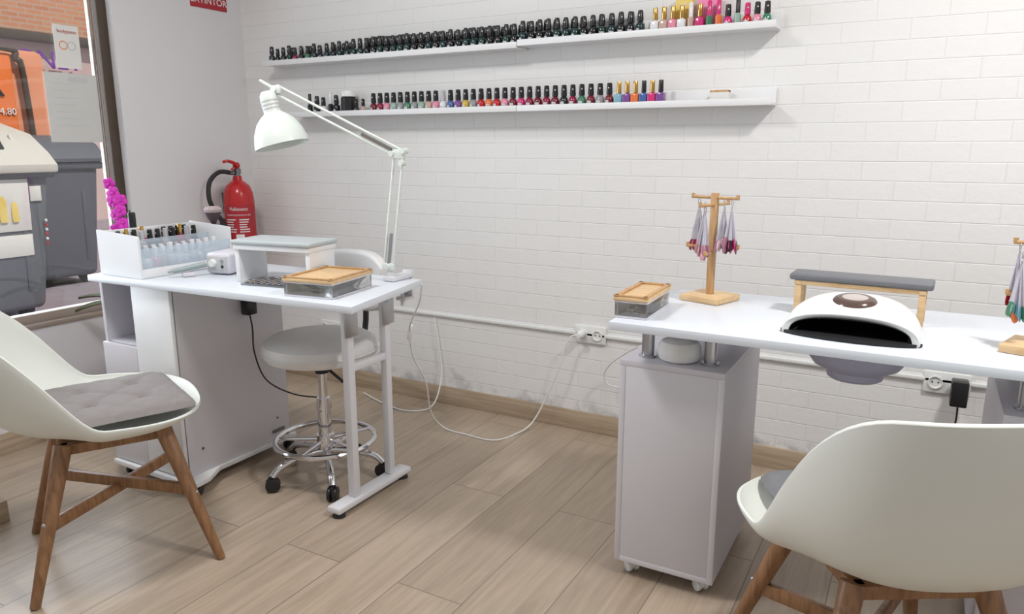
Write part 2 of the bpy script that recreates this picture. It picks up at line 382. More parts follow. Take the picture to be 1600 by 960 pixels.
# fire extinguisher
ex=thing('fire_extinguisher',(-3.02,2.60,.575),'red fire extinguisher with black hose hung on the white wall','fire extinguisher')
b=MB(); b.rev([(0,0),(.066,0),(.072,.012),(.074,.03),(.074,.36),(.070,.40),(.057,.435),(.035,.455),(.024,.462),(.02,.485),(0,.485)],seg=32)
mk('tank',b,'red',ex)
b=MB(); b.rev([(.0748,.16),(.0752,.16),(.0752,.345),(.0748,.345)],seg=20,a0=math.radians(-110),a1=math.radians(30))
lb=mk('label',b,'signred',ex,label='printed red label')
ang=math.radians(-45)
def onx(z,body,size):
    text(ex,'lettering',body,size,'white',(.0760*math.cos(ang),.0760*math.sin(ang),z),(pi/2,0,ang+pi/2),ext=.0002,bend=.0760,W=False)
onx(.325,'Valleseco',.024); 
onx(.295,'EXTINTOR DE POLVO ABC',.010)
b=MB()
for i in range(6):
    z=.275-.012*i
    for a0 in (-95,-45): b.rev([(.0755,z),(.0759,z),(.0759,z-.005),(.0755,z-.005)],seg=6,a0=math.radians(a0),a1=math.radians(a0+random.uniform(25,40)))
b.rev([(.0755,.20),(.0759,.20),(.0759,.17),(.0755,.17)],seg=8,a0=math.radians(-60),a1=math.radians(-30))
mk('printed_lines',b,'white',ex)
b=MB(); b.cyl((0,0,.48),(0,0,.51),.016); b.box((0,0,.508),(.03,.03,.026),.004); b.cyl((0,-.02,.50),(-.0,-.045,.50),.010)
mk('valve',b,'darksteel',ex)
b=MB(); b.tube([(-.005,-.01,.515),(.02,-.03,.525),(.06,-.08,.52)],.006,smooth=4); b.tube([(0,.0,.52),(.015,-.02,.545),(.0,-.05,.558),(.02,-.09,.555)],.008,smooth=4); b.sph((.0,.0,.535),.018)
mk('handle',b,'red',ex)
b=MB(); b.tube([(0,-.03,.50),(-.02,-.09,.505),(-.02,-.15,.46),(-.015,-.165,.38),(-.005,-.14,.31),(.0,-.11,.27)],.011,smooth=6,seg=10); b.cyl((.0,-.11,.28),(.0,-.10,.16),.013,.018)
mk('hose',b,'rubber',ex)
mk('wall_bracket',MB().bb(-.1003,-.06,-.02,.02,.3,.4,.002),'darksteel',ex)

# ---------------------------------------------------------------- wall shelves
def shelf(x0,x1,z,lab):
    t=thing('wall_shelf',((x0+x1)/2,2.74,z-.03),lab,'shelf',group='white picture ledges on the brick wall')
    mk('board',MB().bb(x0,x1,2.70,2.778,z-.010,z,.001),'lam',t,W=True)
    mk('front_lip',MB().bb(x0,x1,2.688,2.70,z-.012,z+.012,.002),'lam',t,W=True)
    mk('back_board',MB().bb(x0,x1,2.778,2.79,z-.012,z+.050,.002),'lam',t,W=True)
ZUL=1.595; ZUR=1.602; ZL=1.352; XJ=-1.48
shelf(-2.885,XJ,ZUL,'long white picture ledge filled with polish bottles, upper run'); shelf(XJ+.002,-.50,ZUR,'white picture ledge filled with polish bottles and gold capped ones')
shelf(-2.74,XJ,ZL,'white picture ledge with mixed polish bottles, lower run'); shelf(XJ+.002,-.497,ZL,'white picture ledge with colourful polish bottles and a free end')
def zu(x): return (ZUL if x<XJ else ZUR)+.0003

BM={}
def bottle_mesh(kind,body,cap):
    key=(kind,body,cap)
    if key in BM: return BM[key]
    b=MB(); c=MB()
    if kind=='gel':
        b.rev([(0,0),(.0125,0),(.0145,.003),(.0150,.02),(.0145,.032),(.010,.038),(.006,.040),(.006,.043),(0,.043)],seg=14)
        b.rev([(.0152,.008),(.0153,.008),(.0153,.018),(.0152,.018)],seg=8,a0=-2.3,a1=-1.2,mi=1)
        c.rev([(0,.041),(.0104,.041),(.0106,.05),(.0090,.072),(.007,.077),(0,.0775)],seg=14)
        c.rev([(0,0),(.0026,0),(.0026,.0006),(0,.0006)],seg=8,mi=1,rot=(pi/2-.1,0,.3),c=(.0028,-.0100,.060))
    elif kind=='polish':
        b.rev([(0,0),(.013,0),(.0145,.004),(.0138,.022),(.011,.030),(.007,.034),(.007,.036),(0,.036)],seg=14)
        b.rev([(.0142,.010),(.0143,.010),(.0140,.018),(.0139,.018)],seg=6,a0=-2.3,a1=-1.2,mi=1)
        c.rev([(0,.035),(.0095,.035),(.0098,.04),(.0082,.068),(.0066,.070),(0,.0705)],seg=14)
        c.rev([(0,0),(.0024,0),(.0024,.0006),(0,.0006)],seg=8,mi=1,rot=(pi/2-.1,0,.3),c=(.0026,-.0092,.055))
    elif kind=='square':
        b.box((0,0,.019),(.027,.027,.038),.004); b.cyl((0,0,.037),(0,0,.042),.007)
        c.cyl((0,0,.041),(0,0,.080),.0085,.0075,seg=14,bev=.001)
    else:
        b.rev([(0,0),(.010,0),(.011,.003),(.011,.038),(.007,.042),(0,.043)],seg=14)
        c.rev([(0,.041),(.007,.041),(.007,.084),(.005,.087),(0,.0875)],seg=14)
    bm=bpy.data.meshes.new('nail_polish_bottle'); b.bm.to_mesh(bm); b.bm.free(); bm.materials.append(M['polish_'+body]); bm.materials.append(M['emboss'])
    cm=bpy.data.meshes.new('cap'); c.bm.to_mesh(cm); c.bm.free(); cm.materials.append(M[cap]); cm.materials.append(M['emboss'])
    BM[key]=(bm,cm); return BM[key]
CN={'black':'black cap','gold':'gold cap','polish_clearw':'white cap','polish_pinkp':'pink cap','polish_hot':'pink cap','polish_silverp':'silver cap'}
CO={'black':'black','darkgreen':'dark green','darkteal':'dark teal','red':'red','maroon':'maroon','wine':'wine red','pinkp':'pink','hot':'hot pink','orangep':'orange','yellowp':'yellow','blue':'blue','sky':'sky blue','green':'green','mint':'mint green','gray':'gray','nude':'beige','purplep':'purple','lime':'lime green','clearw':'clear','silverp':'silver'}
def bottle(kind,body,cap,loc,where,grp,sc=1.,rz=0):
    bm,cm=bottle_mesh(kind,body,cap)
    o=bpy.data.objects.new('nail_polish_bottle',bm); o.location=loc; o.rotation_euler=(0,0,rz); o.scale=(sc,sc,sc); COL.objects.link(o)
    finish(o,'%s nail polish bottle with %s %s'%(CO[body],CN[cap],where),'nail polish',grp)
    c=bpy.data.objects.new('cap',cm); COL.objects.link(c); c.parent=o
    return o
gU='nail polish bottles on the upper shelf'; gL='nail polish bottles on the lower shelf'
x=-2.850
while x<-.95:
    if x<-2.35:
        body=random.choice(['black','black','red','wine','green','black','black','silverp']); step=random.uniform(.037,.046); k=random.choice(['gel','gel','polish'])
        if k=='gel': body=random.choice(['black','black','darkteal'])
        scl=random.uniform(.92,1.05)
    else:
        body=random.choice(['black','black','black','darkteal','darkgreen']); k='gel'; step=random.uniform(.0365,.0390); scl=random.uniform(1.05,1.10)
    bottle(k,body,'black',(x,2.720,zu(x)),'on the upper ledge',gU,scl,random.uniform(-.5,.5))
    x+=step
x=-2.75
while x<-1.0:
    bottle('gel','black','black',(x,2.7595,zu(x)),'in the rear row',gU,random.uniform(1.06,1.17) if x>-2.3 else .96,random.uniform(-.5,.5)); x+=random.uniform(.035,.042) if x>-2.3 else random.uniform(.042,.06)
seq=[('square','clearw','gold'),('square','nude','gold'),('square','pinkp','gold'),('square','clearw','gold'),('slim','nude','polish_clearw'),('square','hot','gold'),('slim','green','polish_hot'),('slim','orangep','polish_hot'),('polish','hot','black'),('slim','mint','black'),('polish','red','polish_hot'),('polish','pinkp','black'),('polish','green','black')]
x=-.925
for k,bd,cp in seq:
    bottle(k,bd,cp,(x,2.72,ZUR),'near the ledge end',gU,1.10,0); x+=.0325
for (x0,x1,z1,m,lab) in [(-.86,-.80,.125,'yellow','small yellow cosmetics box behind polish bottles'),(-.78,-.705,.11,'skin','small pink cosmetics box behind polish bottles')]:
    bx=mk('cosmetics_box',MB().bb(x0,x1,2.745,2.775,ZUR,ZUR+z1,.001),m,W=True,label=lab,category='box')
    text(bx,'lettering','gel' if m=='yellow' else 'gelish',.02,'white',((x0+x1)/2,2.7445,ZUR+z1-.03),RY)
x=-2.62
for k,bd,cp,st in [('slim','black','black',.045),('gel','black','black',.04),('polish','clearw','black',.045),('slim','black','polish_clearw',.035),('gel','black','black',.035)]:
    bottle(k,bd,cp,(x,2.72,ZL),'on the lower ledge',gL,1.1,0); x+=st
jar=thing('cream_jar',(-2.395,2.737,ZL),'black cosmetics jar with a white lid on the lower ledge','jar')
mk('body',MB().rev([(0,0),(.032,0),(.035,.004),(.035,.07),(.030,.075),(0,.075)]),'black',jar)
mk('lid',MB().rev([(.036,.076),(.036,.096),(.032,.102),(0,.102),(0,.075),(.036,.076)]),'wplastic',jar)
x=-2.335
for k,bd,cp,st in [('polish','black','black',.04),('polish','nude','black',.065)]:
    bottle(k,bd,cp,(x,2.72,ZL),'on the lower ledge',gL,.9,0); x+=st
cols=['maroon','wine','pinkp','mint','gray','green','gray','mint','nude','pinkp','clearw','blue','purplep','yellowp','gray','red','orangep','red','pinkp','maroon','hot','wine','maroon','wine','maroon','black','wine','green','maroon','gray','maroon']
x=-2.235; n=len(cols); st=(-1.057+2.235)/n
for i,bd in enumerate(cols):
    bottle('polish',bd,'black' if bd not in('clearw',) else 'polish_silverp',(x,2.722,ZL),'on the lower ledge',gL,1.22,random.uniform(-.3,.3)); x+=st
x+=.002
for k,bd,cp in [('square','sky','gold'),('square','purplep','gold'),('square','orangep','gold'),('square','blue','black'),('square','hot','gold'),('square','purplep','black')]:
    bottle(k,bd,cp,(x,2.718,ZL),'at row end',gL,1.10,0); x+=.0325
b=mk('cosmetics_box',MB().bb(-.715,-.65,2.725,2.76,ZL,ZL+.045,.002),'paper',W=True,label='small cream box lying alone on the white ledge',category='box')
mk('coloured_band',MB().bb(-.715,-.65,2.7245,2.7605,ZL+.038,ZL+.0455,.001),'bambooD',b,W=True)

# ---------------------------------------------------------------- electrical
ch=MB(); ch.bb(-2.52,XR,2.776,2.79,.425,.439,.003)
mk('cable_channel',ch,'wplastic',W=True,label='thin white cable channel running along the brick wall',category='cable channel')
def socket(x,z,lab):
    t=thing('power_socket',(x,YB,z-.038),lab,'socket')
    mk('plate',MB().bb(-.07,.07,-.012-.002,-.0002,0,.076,.006),'wplastic',t)
    for dx in (-.034,.034):
        q=mk('outlet',MB().rev([(0,.001),(.017,.001),(.019,.006),(.022,.006),(.022,0),(0,0)],rot=(pi/2,0,0),c=(dx,-.014,.038)),'wplastic',t)
        for e in (-.009,.009):
            mk('contact_hole',MB().cyl((dx+e,-.0152,.038),(dx+e,-.0158,.038),.0028),'black',q)
socket(-1.175,.432,'double white wall socket on the brick wall with a white plug'); socket(.12,.425,'double white wall socket on the brick wall with a black adapter')
socket(-2.62,.29,'double white wall socket low on the brick wall behind the stool')
lc=MB()
cabpts=[(-1.52,2.075,.73),(-1.55,2.10,.66),(-1.62,2.14,.57),(-1.674,2.2,.508),(-1.70,2.25,.40),(-1.70,2.33,.27),(-1.74,2.42,.10),(-1.72,2.49,.012),(-1.62,2.49,.004),(-1.48,2.49,.004),(-1.43,2.60,.004),(-1.40,2.69,.03),(-1.345,2.72,.15),(-1.29,2.72,.28),(-1.262,2.72,.38),(-1.235,2.722,.43),(-1.209,2.735,.434)]
lc.tube(cabpts,.0032,smooth=5,seg=8)
lcab=mk('power_cable',lc,'wplastic',W=True,label='white lamp power cable trailing over the floor to the socket',category='cable')
mk('inline_switch',MB().box((-1.672,2.2,.51),(.018,.018,.065),.006,rot=(.1,.25,0)),'wplastic',lcab,W=True)
mk('plug',MB().cyl((-1.209,2.774,.434),(-1.209,2.728,.434),.018,.013,bev=.003),'wplastic',lcab,W=True)
b=MB(); b.tube([(-.66,2.284,.60),(-.76,2.48,.53),(-.93,2.66,.437),(-1.04,2.70,.355),(-1.08,2.71,.295),(-1.065,2.715,.250),(-1.0,2.715,.240),(-.90,2.71,.20),(-.80,2.66,.08),(-.70,2.60,.006),(-.62,2.55,.004)],.0035,smooth=6)
mk('loose_cable',b,'wmetal',W=True,label='white loose cable loop hanging beside the cabinet',category='cable')
ad=thing('power_adapter',(.155,2.72,.36),'black power adapter plugged into the wall socket','adapter')
mk('body',MB().box((0,0,.055),(.05,.06,.085),.006),'black',ad)
mk('plug',MB().cyl((0,.03,.066),(0,.052,.066),.015),'black',ad)
mk('cable',MB().tube([(0,0,.015),(0,-.005,-.05),(-.02,-.02,-.18),(-.05,-.05,-.3),(-.10,-.06,-.352)],.003,smooth=5),'black',ad)
b=MB(); b.tube([(-2.35,2.70,.005),(-2.15,2.62,.005),(-2.0,2.60,.005),(-1.92,2.68,.02),(-1.92,2.76,.15),(-1.94,2.77,.30),(-1.96,2.77,.42)],.0035,smooth=6)
mk('loose_cable',b,'wplastic',W=True,label='white cable lying on the floor behind the stool',category='cable')

# ---------------------------------------------------------------- left desk
dk=thing('manicure_desk',(-2.0,1.78,0),'white laminate manicure desk with storage pedestal and trestle leg','desk')
t=MB(); t.prism([(-2.56,1.515),(-1.385,1.555),(-1.475,2.015),(-2.58,2.00)],.738,.76,bev=.002); mk('tabletop',t,'top',dk,W=True)
PX0,PX1,PY0,PY1=-2.56,-2.165,1.555,1.985
PD=PX0+.190
t=MB()
t.bb(PX0,PX0+.016,PY0,PY1,.06,.737,.001); t.bb(PX0+.016,PX1-.016,PY1-.016,PY1,.06,.737,.001)
t.bb(PD,PD+.014,PY0+.003,PY1-.016,.06,.737,.001)
t.bb(PX0+.016,PD,PY0+.005,PY1-.016,.50,.516,.001); t.bb(PX0+.016,PD,PY0+.005,PY1-.016,.06,.08,.001)
t.bb(PD+.014,PX1-.016,PY0+.005,PY1-.016,.06,.08,.001)
ped=mk('pedestal',t,'lamL',dk,W=True)
mk('drawer_front',MB().bb(PX0+.002,PD+.005,PY0-.014,PY0,.30,.512,.002),'lamD',ped,W=True)
mk('drawer_front',MB().bb(PX0+.002,PD+.005,PY0-.014,PY0,.065,.296,.002),'lamD',ped,W=True)
mk('door',MB().bb(PD+.007,PX1+.002,PY0-.014,PY0,.065,.735,.002),'lam',ped,W=True)
pts=[(1.56,.737),(2.03,.737),(2.03,.06),(1.56,.06)]
R=Matrix(((0,0,1,0),(1,0,0,0),(0,1,0,0),(0,0,0,1)))
t=MB(); t.prism([(a,b_) for a,b_ in pts],PX1-.016,PX1,M4=R); mk('side_panel',t,'lamD',dk,W=True)
t=MB(); t.prism([(PX0,1.53),(PX1+.035,1.525),(PX1+.055,1.54),(PX1+.050,1.60),(PX1+.006,1.68),(PX1+.006,2.06),(PX0,2.06)],.042,.06,bev=.002); mk('base_plate',t,'lam',dk,W=True)
def caster(parent,x,y,r=.022,ang=0,mats='black',top=.045,W=True,name='caster'):
    c=MB(); ca,sa=math.cos(ang),math.sin(ang)
    for s_ in (-.011,.011):
        c.cyl((x+s_*ca-.006*ca,y+s_*sa-.006*sa,r),(x+s_*ca+.006*ca,y+s_*sa+.006*sa,r),r,seg=20,bev=.002)
    c.cyl((x-.012*ca,y-.012*sa,r),(x+.012*ca,y+.012*sa,r),.006)
    c.box((x,y,r+.010),(.012,.03,r*1.6),.003,rot=(0,0,ang)); c.cyl((x,y,r*1.6),(x,y,top),.006)
    return mk(name,c,mats,parent,W=W)
for (x,y) in [(PX1+.02,1.565),(PX1-.01,2.03),(PX0+.05,1.57),(PX0+.05,2.02)]: caster(dk,x,y,.018,.4,top=.044)
for y,z in [(1.62,.15),(1.97,.15),(1.98,.40)]: mk('screw_cap',MB().cyl((PX1,y,z),(PX1+.0015,y,z),.005),'darksteel',dk,W=True)
mk('metal_clip',MB().box((PX1+.003,1.97,.10),(.006,.06,.012),.001),'darksteel',dk,W=True)
tr=MB(); tr.bb(-1.615,-1.585,1.755,1.785,.04,.737,.004); tr.bb(-1.622,-1.594,1.957,1.985,.04,.737,.004); tr.bb(-1.612,-1.594,1.786,1.956,.475,.50,.003)
tr.bb(-1.63,-1.575,1.665,2.055,.018,.04,.006); tr.bb(-1.616,-1.590,1.66,2.0,.715,.737,.003)
tl=mk('trestle_leg',tr,'wmetal',dk,W=True)
mk('folding_bracket',MB().bb(-1.584,-1.578,1.74,1.80,.60,.737,.002),'steel',tl,W=True); mk('folding_bracket',MB().bb(-1.593,-1.587,1.94,2.0,.60,.737,.002),'steel',tl,W=True)
for y in (1.69,2.03): mk('foot_pad',MB().cyl((-1.60,y,0),(-1.60,y,.018),.022,.018),'rubber',tl,W=True)

pa=thing('power_adapter',(-2.140,1.85,.595),'small black power adapter with cable under the white desk','adapter')
mk('body',MB().box((0,0,.03),(.036,.045,.055),.004),'black',pa); mk('plug',MB().cyl((0,0,.057),(0,0,.085),.012),'black',pa)
mk('mounting_clip',MB().bb(-.0249,-.015,-.012,.012,.01,.05,.001),'black',pa)
mk('cable',MB().tube([(0,0,.005),(.01,.0,-.05),(.0,.01,-.15),(.02,.04,-.26),(.07,.12,-.33),(.12,.2,-.36)],.003,smooth=6),'black',pa)

# organiser on the desk
OX0,OX1,OY0,OY1=-2.525,-2.30,1.545,1.93
og=thing('polish_organizer',((OX0+OX1)/2,1.75,.76),'white organizer box with bluish clear front holding small polish bottles','organizer')
MX=Matrix(((1,0,0,0),(0,0,1,0),(0,1,0,0),(0,0,0,1)))
for yy in (OY0,OY1-.008):
    t=MB(); t.prism([(OX0,.761),(OX1,.761),(OX1,.900),(OX1-.004,.905),(OX0,.918)],0,.008,M4=Matrix.Translation((0,yy,0))@MX)
    mk('end_panel',t,'lam',og,W=True)
t=MB(); t.bb(OX0,OX0+.008,OY0+.008,OY1-.008,.761,.912,.001); t.bb(OX0+.008,OX0+.105,OY0+.008,OY1-.008,.832,.838,.001); t.bb(OX0+.105,OX1-.005,OY0+.008,OY1-.008,.784,.790,.001)
mk('tier',t,'lam',og,W=True)
mk('front_board',MB().bb(OX1-.005,OX1,OY0+.008,OY1-.008,.761,.792,.001),'lam',og,W=True)
mk('middle_board',MB().bb(OX0+.105,OX0+.108,OY0+.008,OY1-.008,.790,.880,.0005),'acrylicB',og,W=True,label='bluish clear divider')
mk('clear_front',MB().bb(OX1-.004,OX1-.001,OY0+.008,OY1-.008,.7925,.862,.0005),'acrylicB',og,W=True,label='bluish clear front')
gD='nail polish bottles in the desk organizer'
for tier,(xx,zz) in enumerate([(OX0+.030,.8385),(OX0+.078,.8385),(OX0+.132,.7905),(OX0+.185,.7905)]):
    y=OY0+.028
    while y<OY1-.025:
        if tier<2: k,bd,cp=random.choice([('polish','wine','black'),('polish','black','black'),('polish','black','black'),('polish','nude','polish_silverp'),('square','hot','gold'),('polish','black','black')])
        else: k,bd,cp=random.choice([('polish','clearw','polish_clearw'),('polish','pinkp','polish_clearw'),('polish','clearw','polish_silverp'),('polish','nude','polish_clearw'),('square','clearw','polish_clearw'),('polish','clearw','polish_clearw')])
        bottle(k,bd,cp,(xx,y,zz),'in the desk organizer',gD,1.0,0)
        y+=random.uniform(.029,.032)
br=thing('makeup_brush',(-2.44,1.963,.7605),'fluffy round powder brush standing behind the desk organizer','brush')
mk('holder_cup',MB().rev([(0,0),(.02,0),(.02,.06),(.018,.06),(.018,.004),(0,.004)]),'wplastic',br)
mk('handle',MB().cyl((0,0,.006),(.0,.004,.13),.004,.007),'black',br)
mk('ferrule',MB().cyl((0,.004,.13),(0,.006,.155),.009,.012),'black',br)
mk('bristles',MB().rev([(0,0),(.012,0),(.024,.02),(.031,.038)],c=(0,.006,.153)).rev([(.031,.038),(.034,.048),(.026,.058),(.012,.060),(0,.060)],c=(0,.006,.153),mi=1),['bristleD','bristle'],br)
tb=thing('spray_bottle',(-2.549,1.70,.7605),'tall black cylindrical bottle behind the white organizer','bottle')
mk('body',MB().rev([(0,0),(.017,0),(.019,.004),(.019,.14),(.014,.15),(0,.15)]),'black',tb); mk('cap',MB().rev([(0,.15),(.013,.15),(.013,.20),(.011,.205),(0,.206)]),'black',tb)

dr=thing('nail_drill',(-2.165,1.80,.7605),'white electric nail drill control box on the desk','nail drill',rz=math.radians(12))
mk('control_box',MB().box((0,0,.04),(.10,.13,.075),.014,seg=3),'drill',dr)
mk('front_panel',MB().box((0,-.0655,.04),(.08,.003,.05),.001),'emboss',dr)
mk('speed_knob',MB().cyl((-.015,-.067,.042),(-.015,-.08,.042),.014,.012),'wplastic',dr)
mk('button',MB().cyl((.022,-.067,.05),(.022,-.071,.05),.006),'teal',dr)
mk('socket_hole',MB().cyl((.022,-.067,.03),(.022,-.0695,.03),.005),'black',dr)
hp=thing('drill_handpiece',(-2.215,1.665,.7605),'gray drill handpiece resting on its cradle','handpiece',rz=math.radians(60))
mk('cradle',MB().box((0,0,.008),(.04,.03,.014),.003),'drill',hp)
mk('body',MB().tube([(-.05,0,.022),(-.02,0,.026),(.03,0,.034),(.06,0,.040)],.008,smooth=3,r2=.011,seg=12),'teal',hp)
mk('nose',MB().cyl((-.065,0,.020),(-.05,0,.022),.004,.007),'steel',hp)

ar=thing('hand_rest_stand',(-1.85,1.765,.7605),'white raised hand rest with pale gray padded top on the desk','hand rest',rz=math.radians(9))
t=MB(); t.box((-.138,0,.056),(.016,.14,.112),.002); t.box((.138,0,.056),(.016,.14,.112),.002); t.box((0,0,.118),(.30,.15,.016),.002); mk('frame',t,'lam',ar)
mk('pad',MB().box((0,0,.134),(.31,.16,.016),.007,seg=4),'padlight',ar)
tr_=thing('nail_tip_tray',(-1.84,1.72,.7605),'flat gray tray with metallic nail tips under the hand rest','tray',rz=math.radians(9))
mk('base',MB().box((0,0,.003),(.20,.13,.006),.001),'darksteel',tr_)
for i in range(9):
    for j in range(5): mk('nail_tip',MB().box((-.088+.022*i,-.05+.025*j,.008),(.010,.018,.003),.001),['chrome','silver'][(i+j)%2],tr_)

def acbox(loc,rz,w,d,h,lab):
    a=thing('storage_box',loc,lab,'storage box',rz=rz)
    t=MB(); th_=.003
    t.box((0,0,th_/2),(w,d,th_),0)
    for sx in (-1,1): t.box((sx*(w/2-th_/2),0,h/2),(th_,d,h),.0005)
    for sy in (-1,1): t.box((0,sy*(d/2-th_/2),h/2),(w,th_,h),.0005)
    mk('clear_tray',t,'acrylic',a)
    mk('drawer_rim',MB().box((0,-d/2-.001,h*.06),(w,.002,h*.10),0).box((0,-d/2-.001,h*.95),(w,.002,h*.08),0).box((w/2+.001,0,h*.06),(.002,d,h*.10),0).box((w/2+.001,0,h*.95),(.002,d,h*.08),0),'drill',a)
    mk('tray_liner',MB().box((0,0,.0045),(w-.01,d-.01,.002),0).box((0,d/2-.006,h*.45),(w-.012,.003,h*.8),0).box((-w/2+.006,0,h*.45),(.003,d-.012,h*.8),0),'wplastic',a)
    for i in range(10): mk('tool',MB().box((random.uniform(-w*.28,w*.28),random.uniform(-d*.38,d*.38),.010+.003*(i%4)),(w*.22,.01,.005),.001,rot=(0,0,random.uniform(-.5,.5))),['steel','wplastic'][i%2],a)
    lid=MB(); lid.box((0,0,h+.005),(w+.008,d+.008,.010),.002)
    l=mk('lid',lid,'bamboo',a,label='bamboo lid')
    rim=MB()
    for sx in (-1,1): rim.box((sx*(w/2-.004),0,h+.0125),(.012,d+.008,.005),.001)
    for sy in (-1,1): rim.box((0,sy*(d/2-.004),h+.0125),(w+.008,.012,.005),.001)
    mk('lid_rim',rim,'bambooD',l)
acbox((-1.60,1.70,.7605),math.radians(8),.17,.22,.045,'clear acrylic box with bamboo lid on the white desk')

# desk lamp
lp=thing('desk_lamp',(-1.53,1.935,.7605),'white articulated arm desk lamp clamped to the desk','desk lamp')
E=Vector((-1.490,1.93,1.18)); Hh=Vector((-1.905,1.825,1.385))
t=MB(); t.box((-1.545,1.975,.769),(.045,.11,.016),.003); t.cyl((-1.545,1.935,.768),(-1.545,1.935,.81),.011); t.box((-1.545,2.030,.735),(.04,.012,.10),.003); t.box((-1.545,2.008,.69),(.04,.05,.012),.003); t.cyl((-1.545,1.995,.665),(-1.545,1.995,.735),.006)
mk('clamp',t,'wmetal',lp,W=True)
def rods(name,A,Bp,off,springs=None):
    off=Vector(off)
    for s_ in (-1,1): mk(name,MB().tube([A+off*s_,Bp+off*s_],.0043,seg=8),'lampw',lp,W=True)
    if springs:
        a,b_=springs; d=(Bp-A); P=[]; n=60; L0=A+d*a; L1=A+d*b_; dd=d.normalized(); u=dd.cross(Vector((0,1,0))).normalized(); v=dd.cross(u)
        for k in range(n*6+1): 
            tt=k/(n*6); an=2*pi*k/6; P.append(L0+(L1-L0)*tt+(u*math.cos(an)+v*math.sin(an))*.0055)
        t2=MB(); t2.tube(P,.0012,seg=4); mk('spring',t2,'steel',lp,W=True)
Bt=Vector((-1.548,1.93,.81))
rods('lower_arm',Bt,E,(.018,0,.0),(.02,.30))
dU=(Hh-E).normalized(); nU=Vector((-dU.z,0,dU.x)).normalized()
rods('upper_arm',E,Hh,nU*.014,(.06,.30))
t=MB(); t.box(tuple(E),(.055,.012,.034),.008); 
for dx,dz in [(-.025,.0),(.022,.008),(.012,-.03)]: t.cyl((E.x+dx,E.y-.012,E.z+dz),(E.x+dx,E.y+.012,E.z+dz),.009)
mk('elbow_joint',t,'lampw',lp,W=True)
t=MB(); t.box(tuple(Bt),(.050,.014,.026),.006); t.cyl((Bt.x,Bt.y-.012,Bt.z),(Bt.x,Bt.y+.012,Bt.z),.008); mk('base_joint',t,'lampw',lp,W=True)
t=MB(); t.box(tuple(Hh),(.045,.012,.028),.005); t.cyl((Hh.x,Hh.y-.012,Hh.z),(Hh.x,Hh.y+.012,Hh.z),.009); t.tube([Hh,Hh+Vector((-.055,-.015,.03))],.005); t.tube([Hh+Vector((-.01,0,-.005)),(-1.895,1.805,1.34)],.007); mk('head_joint',t,'lampw',lp,W=True)
t=MB(); t.rev([(0,.178),(.018,.176),(.026,.165),(.028,.150),(.028,.108),(.033,.104),(.042,.098),(.062,.078),(.079,.046),(.087,.016),(.089,0),(.087,0),(.085,.016),(.076,.046),(.059,.076),(.03,.094),(0,.096)],seg=40,rot=(.08,-.24,0),c=(-1.865,1.80,1.205)); sh=mk('lamp_shade',t,'lampw',lp,W=True)
mk('light_bulb',MB().rev([(0,.02),(.018,.026),(.027,.045),(.022,.066),(.013,.085),(0,.094)],seg=20,rot=(.08,-.24,0),c=(-1.865,1.80,1.205)),'white',lp,W=True)
for k in range(3): mk('vent_ring',MB().rev([(.0285,.118+.012*k),(.0292,.118+.012*k),(.0292,.123+.012*k),(.0285,.123+.012*k)],seg=16,rot=(.08,-.24,0),c=(-1.865,1.80,1.205)),'emboss',sh,W=True)

# ---------------------------------------------------------------- stool
st=thing('rolling_stool',(-1.845,1.90,0),'white round rolling stool with chrome star base and back rest','stool')
mk('seat',MB().rev([(0,.462),(.17,.462),(.192,.470),(.203,.488),(.205,.505),(.198,.525),(.175,.540),(.10,.548),(0,.551)],seg=48),'wleather',st)
mk('piping',MB().tube([(.2055*math.cos(2*pi*k/48),.2055*math.sin(2*pi*k/48),.497) for k in range(48)],.003,closed=True,seg=6),'wleather',st)
t=MB(); t.cyl((0,0,.11),(0,0,.30),.024,bev=.002); t.cyl((0,0,.30),(0,0,.44),.015); t.cyl((0,0,.27),(0,0,.31),.028,.024); mk('gas_column',t,'chrome',st)
t=MB(); t.box((0,0,.452),(.16,.16,.018),.003); t.cyl((0,0,.405),(0,0,.445),.024,.03); t.tube([(.0,.0,.44),(.10,-.05,.43),(.17,-.08,.42)],.005,smooth=3); mk('seat_mechanism',t,'rubber',st)
t=MB(); t.tube([(.178*math.cos(2*pi*k/48),.178*math.sin(2*pi*k/48),.150) for k in range(48)],.010,closed=True,seg=10)
for k in range(5):
    a=math.radians(66+72*k); t.tube([(.02*math.cos(a),.02*math.sin(a),.150),(.178*math.cos(a),.178*math.sin(a),.150)],.007)
t.cyl((0,0,.13),(0,0,.17),.032); mk('foot_ring',t,'chrome',st)
t=MB()
for k in range(5):
    a=math.radians(30+72*k); t.tube([(.0,0,.105),(.08*math.cos(a),.08*math.sin(a),.105),(.17*math.cos(a),.17*math.sin(a),.085),(.205*math.cos(a),.205*math.sin(a),.055)],.014,smooth=5,seg=12,r2=.012)
mk('star_base',t,'chrome',st)
for k in range(5):
    a=math.radians(30+72*k)
    c=caster(st,.205*math.cos(a),.205*math.sin(a),.026,a+1.2,top=.06,W=False)
def backr(u,v):
    a=(u-.5)*1.0; x=.40*math.sin(a); y=-.40*math.cos(a)+.40
    zz=(v-.5)*.24; e=1-abs(2*u-1)**3*.45
    return (x,-y,zz*e)
t=MB(); t.grid(backr,24,12,thick=.04)
mk('back_rest',t,'wleather',st,loc=(-.05,.285,.70),sub=1)
t=MB(); t.tube([(0,.06,.452),(-.01,.18,.445),(-.04,.29,.50),(-.05,.315,.68)],.012,smooth=5); mk('back_rest_bar',t,'rubber',st)

